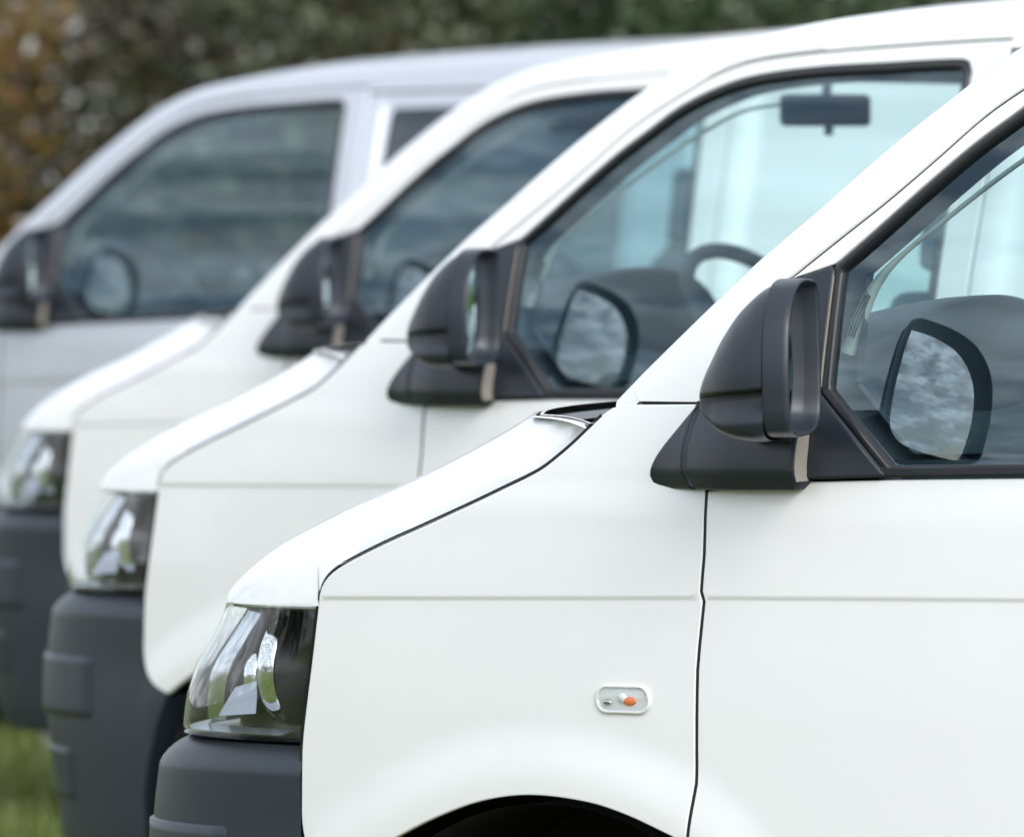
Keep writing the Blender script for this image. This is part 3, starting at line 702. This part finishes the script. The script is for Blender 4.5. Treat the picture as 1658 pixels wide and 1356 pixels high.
arm = np.array([[(1.33, -.935, 1.315), (1.40, -.935, 1.31), (1.40, -.935, 1.345), (1.33, -.935, 1.355)], [(1.345, -.97, 1.318), (1.415, -.97, 1.315), (1.415, -.97, 1.36), (1.345, -.97, 1.368)], [(1.37, -1.02, 1.335), (1.45, -1.02, 1.335), (1.45, -1.02, 1.40), (1.37, -1.02, 1.40)]])
add('arm', 'mirror_arm', surf(arm, cv_=True), 'plastic', 'foot', angle=60)

# ---------------- wheels, underbody
for i, (xc, zc) in enumerate(((.885, .335), (3.885, .335))):
    tyre = lathe([(.215, .11), (.26, .118), (.30, .112), (.325, .095), (.334, .06), (.336, 0), (.334, -.06), (.325, -.095), (.30, -.112), (.26, -.118), (.215, -.11)], 48, c=(xc, -.80, zc))
    add('tyre%d' % i, 'wheel', tyre, 'tyre', None)
    rimp = lathe([(.215, .10), (.222, -.105), (.205, -.105), (.195, -.08), (.15, -.03), (.10, -.045), (.07, -.075), (.03, -.08), (.001, -.08)], 48, c=(xc, -.80, zc))
    add('rimw%d' % i, 'rim', rimp, 'steel', 'tyre%d' % i)
    th = np.linspace(-.35, math.pi+.35, 28)
    lw = np.array([[(xc+.44*math.cos(t), y, .36+.405*math.sin(t)) for t in th] for y in (-.925 if i else -.885, -.55)])
    add('well%d' % i, 'wheel_well', surf(lw), 'under', None)
    back = np.array([[(xc+.44*math.cos(t)*k, -.55, .36+.405*math.sin(t)*k) for t in th] for k in (0.01, 1)])
    add('wellb%d' % i, 'wheel_well_wall', surf(back), 'under', None)
add('floor', 'underbody', rbox((2.45, 0, .42), (4.5, 1.05, .16), .02), 'under', sides=False)
eng = rbox((.42, 0, .68), (.7, 1.0, .5), .03)
add('engine', 'engine_bay', eng, 'under', sides=False)
# rear end
re_rows = []
for z in np.linspace(.33, 1.90, 26):
    yw = float(w0(4.845, z)); bow = .055-.10*max(0, (z-1.2)/.7)**1.6
    t = np.linspace(-1, 1, 25); re_rows.append(np.stack([4.845+bow*(1-np.abs(t)**4), t*yw, np.full(25, z)], 1))
add('tailgate', 'tailgate', surf(np.array(re_rows), rev=False), 'paint', sides=False)
add('rearglass', 'rear_window', surf(np.array([[(4.845+.060-.10*max(0, (z-1.2)/.7)**1.6, y, z) for y in np.linspace(-.66, .66, 9)] for z in np.linspace(1.28, 1.78, 7)])), 'dglass', 'tailgate', sides=False)
add('taillamp', 'tail_lamp', rbox((4.86, -.80, 1.05), (.08, .16, .42), .02), 'red')
add('rearbumper', 'rear_bumper', rbox((4.88, 0, .45), (.16, 1.84, .22), .04), 'bumper', sides=False)
topcap = np.array([cross(len(EDGE)-1, 25), re_rows[-1]])
add('tailtop', 'roof_spoiler', surf(topcap, rev=False), 'paint', 'tailgate', sides=False)

# ---------------- cab interior
prof = np.array([(1.00, 1.15), (.995, 1.33), (1.06, 1.378), (1.16, 1.400), (1.28, 1.398), (1.37, 1.375), (1.43, 1.325), (1.45, 1.25), (1.44, 1.10), (1.42, .85)])
dash = []
for y in np.linspace(-.80, .80, 33):
    p_ = crom(prof, .03); fr_ = (1-(abs(y)/.80)**2.2)
    s_ = np.clip((1.40-p_[:, 0])/.4, 0, 1); dash.append(np.stack([p_[:, 0]-.14*fr_*s_, np.full(len(p_), y), p_[:, 1]+.015*fr_*s_], 1))
add('dash', 'dashboard', surf(np.array(dash)), 'interior', sides=False)
dome = []
for u in np.linspace(0, 1, 26):
    y = -.755+.60*u; h = math.sin(math.pi*min(1, max(0, u*.94+.05)))**.55
    xs = np.linspace(0, 1, 14); xx = 1.02+(.30+.11*h)*xs; zz = 1.37+(.145*h)*np.sin(xs**.75*math.pi/2)
    col = np.stack([xx, np.full(14, y), zz], 1); e_x, e_z = xx[-1], zz[-1]
    dome.append(np.concatenate([col, [[e_x+.006, y, e_z-.006], [e_x-.004, y, e_z-.05*h-.01], [e_x-.02, y, 1.27]]]))
add('cowl', 'instrument_cowl', surf(np.array(dome)), 'cowl', 'dash', sides=False)
vent = merge(*[rbox((1.395+.012*k, -.70, 1.352-.022*k), (.006, .13, .016), .002) for k in range(4)])
add('vent', 'air_vent', vent, 'interior', 'dash', sides=False)
wheel_c = np.array([1.645, -.38, 1.405]); ax = np.array([math.cos(rad(40)), 0, math.sin(rad(40))]); b1 = np.array([0, 1.0, 0]); b2 = np.cross(ax, b1)
ths = np.linspace(0, 2*math.pi, 49)
ringp = wheel_c+.185*(np.cos(ths)[:, None]*b1+np.sin(ths)[:, None]*b2)
sw = merge(tube(ringp, .0165, 10, False))
add('swheel', 'steering_wheel', sw, 'cowl', sides=False)
sp = [tube([wheel_c-ax*.02, wheel_c-ax*.01+.17*(math.cos(a)*b1+math.sin(a)*b2)], .016, 8) for a in (0.25, math.pi-.25, 1.5*math.pi)]
hub = lathe([(.001, 0), (.055, .0), (.065, .02), (.06, .05), (.001, .05)], 20); R3 = np.stack([b1, ax, b2], 1); hub['v'] = (hub['v']@R3.T)+wheel_c-ax*.045
add('spokes', 'wheel_spokes', merge(*sp, hub, tube([wheel_c-ax*.03, wheel_c-ax*.30], .035, 10)), 'cowl', 'swheel', sides=False)
for i, y in enumerate((-.40, .40)):
    add('seat%d' % i, 'seat', merge(rbox((1.86, y, .82), (.52, .50, .16), .05, 3), rbox((2.13, y, 1.16), (.14, .48, .62), .05, 3, rot=Matrix.Rotation(rad(12), 3, 'Y'), taper=(.9, .8))), 'fabric', sides=False)
    add('headrest%d' % i, 'headrest', rbox((2.21, y, 1.60), (.09, .26, .20), .035, 3, rot=Matrix.Rotation(rad(10), 3, 'Y')), 'fabric', 'seat%d' % i, sides=False)
bulk = np.array([[(2.60, y, z) for z in np.linspace(.5, 1.93, 12)] for y in np.linspace(-.72, .72, 12)])
add('bulkhead', 'bulkhead', surf(bulk), 'interior', sides=False)
rotm = Matrix.Rotation(rad(-22), 3, 'Z')
add('rvm', 'rear_view_mirror', merge(rbox((1.495, 0, 1.832), (.028, .205, .066), .014, 3, rot=rotm), rbox((1.508, -.005, 1.793), (.013, .018, .026), .004), tube([(1.495, 0, 1.84), (1.50, 0, 1.88), (1.50, 0, 1.92)], .010, 8)), 'cowl', sides=False)
cabfloor = rbox((1.95, 0, .52), (1.3, 1.6, .05), .01)
add('cabfloor', 'cab_floor', cabfloor, 'interior', sides=False)

# ------------------------------------------------------------------ parked vans
BASE = Matrix.Translation((1.2, -.9, 0)); UNB = Matrix.Translation((-1.2, .9, 0))
def place_van(label, pose, paint):
    X, Y, Z, yaw, pit, rol = pose
    e = bpy.data.objects.new('parked_van', None); COL.objects.link(e)
    e.empty_display_size = .3
    Rm = Matrix.Rotation(rad(yaw), 4, 'Z')@Matrix.Rotation(rad(pit), 4, 'Y')@Matrix.Rotation(rad(rol), 4, 'X')
    e.matrix_world = Matrix.Translation((X, Y, Z))@BASE@Rm@UNB
    e['label'] = label; e['category'] = 'van'; e['group'] = 'vans parked in a staggered row'
    objs = {}
    for k, name, me, mt, pk, lab, only in SPEC:
        if only and only != paint: continue
        o = bpy.data.objects.new(name, me); COL.objects.link(o)
        if not me.materials: me.materials.append(MAT[mt])
        if mt == 'paint' and paint == 'silver':
            o.material_slots[0].link = 'OBJECT'; o.material_slots[0].material = MAT['silver']
        o.parent = objs[pk] if pk else e
        objs[k] = o
        if lab: o['label'] = lab
    return e
VANS = [('white van nearest the camera, in sharp focus with its whole side indicator in view', (0, 0, 0, 0, 0, 0), 'paint'),
        ('second white van from the front, with the rear view mirror showing through its window', (-2.86, 2.875, .016, -3.9, .7, -1.2), 'paint'),
        ('third and farthest of the white vans, just in front of the silver van', (-6.085, 6.405, .007, -.3, -.1, .35), 'paint'),
        ('blurred silver van with a second side window, farthest back in the row', (-9.315, 8.938, .022, .3, -.45, 0), 'silver')]
for v in VANS: place_van(*v)

# ------------------------------------------------------------------ ground
def tagset(o, **k):
    for a, b in k.items(): o[a] = b
    return o
def gmat(name, cols, scale, rough=.95, bump=.6, bs=40):
    mt, t, p = mat(name); p.inputs['Roughness'].default_value = rough; p.inputs['Specular IOR Level'].default_value = .2
    co = t.nodes.new('ShaderNodeTexCoord'); n = t.nodes.new('ShaderNodeTexNoise'); n.inputs['Scale'].default_value = scale; n.inputs['Detail'].default_value = 8; n.inputs['Roughness'].default_value = .65
    r = t.nodes.new('ShaderNodeValToRGB')
    while len(r.color_ramp.elements) < len(cols): r.color_ramp.elements.new(.5)
    for i, c in enumerate(cols): r.color_ramp.elements[i].position = .3+.4*i/(len(cols)-1); r.color_ramp.elements[i].color = (*c, 1)
    n2 = t.nodes.new('ShaderNodeTexNoise'); n2.inputs['Scale'].default_value = bs; b = t.nodes.new('ShaderNodeBump'); b.inputs['Strength'].default_value = bump; b.inputs['Distance'].default_value = .03
    t.links.new(co.outputs['Object'], n.inputs['Vector']); t.links.new(n.outputs[0], r.inputs[0]); t.links.new(r.outputs[0], p.inputs['Base Color'])
    t.links.new(co.outputs['Object'], n2.inputs['Vector']); t.links.new(n2.outputs[0], b.inputs['Height']); t.links.new(b.outputs[0], p.inputs['Normal'])
    return mt
M_grass = gmat('lawn', [(.065, .09, .02), (.11, .145, .034), (.16, .17, .05)], 1.6)
M_lot = gmat('worn_paving', [(.20, .20, .195), (.27, .265, .255), (.24, .24, .24)], 9, .9, .3, 160)
M_road = gmat('asphalt', [(.10, .10, .10), (.16, .155, .15)], 30, .9, .4, 200)
def sheet(name, pts, z, m_, kind='structure'):
    me = bpy.data.meshes.new(name); me.from_pydata([(x, y, z) for x, y in pts], [], [tuple(range(len(pts)))]); me.materials.append(m_)
    o = bpy.data.objects.new(name, me); COL.objects.link(o); o['kind'] = kind; return o
sheet('ground', [(-900, -900), (900, -900), (900, 900), (-900, 900)], 0, M_grass)
sheet('paved_lot', [(-39.97, 40), (14.03, -14), (40, -14), (40, 40)], .004, M_lot)
sheet('road', [(-300, -22), (300, -22), (300, -17.5), (-300, -17.5)], .004, M_road)

rng = np.random.default_rng(7)
def mesh_quads(name, P, mats_):
    """P: (n, k, 3) polygons"""
    n, k = P.shape[:2]; me = bpy.data.meshes.new(name)
    me.vertices.add(n*k); me.vertices.foreach_set('co', P.reshape(-1).astype(np.float32))
    me.loops.add(n*k); me.loops.foreach_set('vertex_index', np.arange(n*k, dtype=np.int32))
    me.polygons.add(n); me.polygons.foreach_set('loop_start', np.arange(0, n*k, k, dtype=np.int32)); me.polygons.foreach_set('loop_total', np.full(n, k, np.int32))
    me.update(); me.validate(); me.materials.append(mats_); return me
def leafmat(name, cols, rough=.45, spec=.5, glint=None):
    mt, t, p = mat(name); p.inputs['Roughness'].default_value = rough; p.inputs['Specular IOR Level'].default_value = spec
    ge = t.nodes.new('ShaderNodeNewGeometry'); r = t.nodes.new('ShaderNodeValToRGB'); r.color_ramp.interpolation = 'LINEAR'
    while len(r.color_ramp.elements) < len(cols): r.color_ramp.elements.new(.5)
    for i, c in enumerate(cols): r.color_ramp.elements[i].position = i/(len(cols)-1); r.color_ramp.elements[i].color = (*c, 1)
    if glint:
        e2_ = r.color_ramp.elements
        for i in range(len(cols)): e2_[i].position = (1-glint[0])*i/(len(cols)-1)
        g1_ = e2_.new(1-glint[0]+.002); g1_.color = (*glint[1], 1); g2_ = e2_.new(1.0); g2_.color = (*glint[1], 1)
    t.links.new(ge.outputs['Random Per Island'], r.inputs[0]); t.links.new(r.outputs[0], p.inputs['Base Color'])
    tl = t.nodes.new('ShaderNodeBsdfTranslucent'); t.links.new(r.outputs[0], tl.inputs[0]); mx_ = t.nodes.new('ShaderNodeMixShader'); mx_.inputs[0].default_value = .25
    t.links.new(p.outputs[0], mx_.inputs[1]); t.links.new(tl.outputs[0], mx_.inputs[2]); t.links.new(mx_.outputs[0], t.nodes['Material Output'].inputs[0])
    return mt
# grass blades where the lawn shows between the vans
nb = 90000
gxy = np.stack([rng.uniform(-16, -5.5, nb), rng.uniform(2.0, 13.0, nb)], 1)
gxy = gxy[gxy.sum(1) < .03]; nb = len(gxy)
hgt = rng.uniform(.03, .09, nb); an = rng.uniform(0, 2*math.pi, nb); ln = rng.normal(0, .025, (nb, 2)); wd = .006
base_ = np.concatenate([gxy, np.zeros((nb, 1))], 1); dxy = np.stack([np.cos(an), np.sin(an), np.zeros(nb)], 1)*wd
tip = base_+np.concatenate([ln, hgt[:, None]], 1)
go = bpy.data.objects.new('grass', mesh_quads('grass', np.stack([base_-dxy, base_+dxy, tip], 1), leafmat('grass_blades', [(.08, .12, .02), (.14, .19, .035), (.21, .20, .06)]))); COL.objects.link(go)
tagset(go, kind='stuff', label='short green lawn grass between the vans', category='grass')

# ------------------------------------------------------------------ shrubs and trees behind the row
M_bark = gmat('bark', [(.05, .04, .03), (.11, .085, .06)], 14, .9, .8, 30)
def leaves(C, n, ls, clump, flat=.5):
    """leaf quads spread in clumps through an ellipsoid volume C = (centre, radii)"""
    c, r = np.asarray(C[0], float), np.asarray(C[1], float)
    nc = clump; d = rng.normal(size=(nc, 3)); d /= np.linalg.norm(d, axis=1)[:, None]
    rr = rng.uniform(.35, 1.02, nc)**.6; cen = d*rr[:, None]*r*rng.uniform(.9, 1.1, (nc, 1))
    k = rng.integers(0, nc, n); cs = r.min()*rng.uniform(.10, .24, nc)
    p = c+cen[k]+rng.normal(size=(n, 3))*cs[k][:, None]*np.array([1, 1, .8])
    p[:, 2] = np.abs(p[:, 2]-.03)+.03
    a = rng.normal(size=(n, 3)); a /= np.linalg.norm(a, axis=1)[:, None]; b = rng.normal(size=(n, 3)); b -= (b*a).sum(1)[:, None]*a; b /= np.linalg.norm(b, axis=1)[:, None]
    L_ = (ls*rng.uniform(.6, 1.4, n))[:, None]
    return np.stack([p-a*L_, p-b*L_*.45, p+a*L_, p+b*L_*.45], 1)
def branches(base, top, spread, n, r):
    gs = [tube([base, (np.asarray(base)*.5+np.asarray(top)*.5)+rng.normal(size=3)*.05, top], [r, r*.7, r*.3], 7)]
    for _ in range(n):
        t = rng.uniform(.15, .9); s = np.asarray(base)*(1-t)+np.asarray(top)*t; e = s+rng.normal(size=3)*spread*np.array([1, 1, .3])+np.array([0, 0, spread*.6]); gs.append(tube([s, (s+e)/2+rng.normal(size=3)*.04, e], [r*.35, r*.25, r*.08], 5))
    return merge(*gs)
def from_view(px, dist, z=0):
    v = fw+(px-829)/FPX*cr; v = v/np.hypot(v[0], v[1]); return np.array([CAM[0]+v[0]*dist, CAM[1]+v[1]*dist, z])
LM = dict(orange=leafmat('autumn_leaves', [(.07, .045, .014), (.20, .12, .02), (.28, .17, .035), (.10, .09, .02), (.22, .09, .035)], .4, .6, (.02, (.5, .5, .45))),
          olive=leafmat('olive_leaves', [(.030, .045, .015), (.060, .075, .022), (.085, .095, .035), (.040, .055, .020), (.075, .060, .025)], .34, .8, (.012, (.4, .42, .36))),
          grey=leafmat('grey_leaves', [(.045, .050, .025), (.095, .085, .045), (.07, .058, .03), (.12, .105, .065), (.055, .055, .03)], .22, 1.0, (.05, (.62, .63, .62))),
          green=leafmat('green_leaves', [(.018, .038, .012), (.040, .075, .022), (.075, .105, .035), (.022, .042, .014)], .34, .7),
          dark=leafmat('dark_leaves', [(.020, .032, .013), (.038, .055, .020), (.055, .070, .026)], .4, .5))
def plant(name, cat, label, px, dist, rad_, h, key, n, ls, group, trunk=.05, crown_z=None, clump=70):
    p = from_view(px, dist); e = bpy.data.objects.new(name, None); COL.objects.link(e); e.location = p
    e['label'] = label; e['category'] = cat; e['group'] = group
    cz = h*.52 if crown_z is None else crown_z
    P = leaves(((0, 0, cz), (rad_, rad_, h-cz)), n, ls, clump)
    cm = bpy.data.objects.new('crown', mesh_quads('crown', P, LM[key])); COL.objects.link(cm); cm.parent = e
    g = branches((0, 0, 0), (0.05, 0, h*.85), rad_*.5, 16, trunk); me = to_mesh('trunk', g); me.materials.append(M_bark)
    t = bpy.data.objects.new('trunk', me); COL.objects.link(t); t.parent = e
SG = 'autumn shrubs behind the row of vans'
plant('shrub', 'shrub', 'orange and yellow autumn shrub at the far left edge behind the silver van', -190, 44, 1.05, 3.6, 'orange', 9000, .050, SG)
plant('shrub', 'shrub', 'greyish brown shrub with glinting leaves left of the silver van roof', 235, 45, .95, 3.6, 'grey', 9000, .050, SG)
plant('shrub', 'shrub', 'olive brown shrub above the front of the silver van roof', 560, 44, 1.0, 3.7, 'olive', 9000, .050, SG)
plant('shrub', 'shrub', 'dark green shrub above the joint of silver and white roofs', 880, 45.5, 1.0, 3.6, 'green', 9000, .050, SG)
plant('shrub', 'shrub', 'plain green shrub behind the second white van roof', 1230, 45, 1.05, 3.6, 'green', 8000, .050, SG)
plant('shrub', 'shrub', 'green shrub hidden mostly behind the nearest van', 1600, 46, 1.1, 3.6, 'green', 7000, .050, SG)
TG = 'dark trees behind the shrubs'
for i, (px, d_, lab) in enumerate(((-250, 52, 'brown leaved tree behind the orange shrub'), (330, 53, 'dark tree behind the greyish shrub'), (800, 52, 'dark evergreen tree behind the roof of the silver van'), (1300, 53, 'dark evergreen tree behind the white van roofs'), (1900, 54, 'dark tree right of all shrubs'))):
    plant('tree', 'tree', lab, px, d_, 2.0, 7.5, 'dark' if i else 'olive', 14000, .075, TG, .16, 3.2, 120)
# woodland on the other side of the road, seen only in reflections
wp = []
for k in range(26):
    x = -70+k*6+rng.uniform(-2, 2); y = -45+rng.uniform(-5, 5); h = rng.uniform(7, 12)
    wp.append(leaves(((x, y, h*.5), (3.6, 3.6, h*.5)), 1500, .30, 40))
wo_ = bpy.data.objects.new('woodland', mesh_quads('woodland', np.concatenate(wp), LM['green'])); COL.objects.link(wo_)
tagset(wo_, kind='stuff', label='distant woodland across the road', category='woodland')
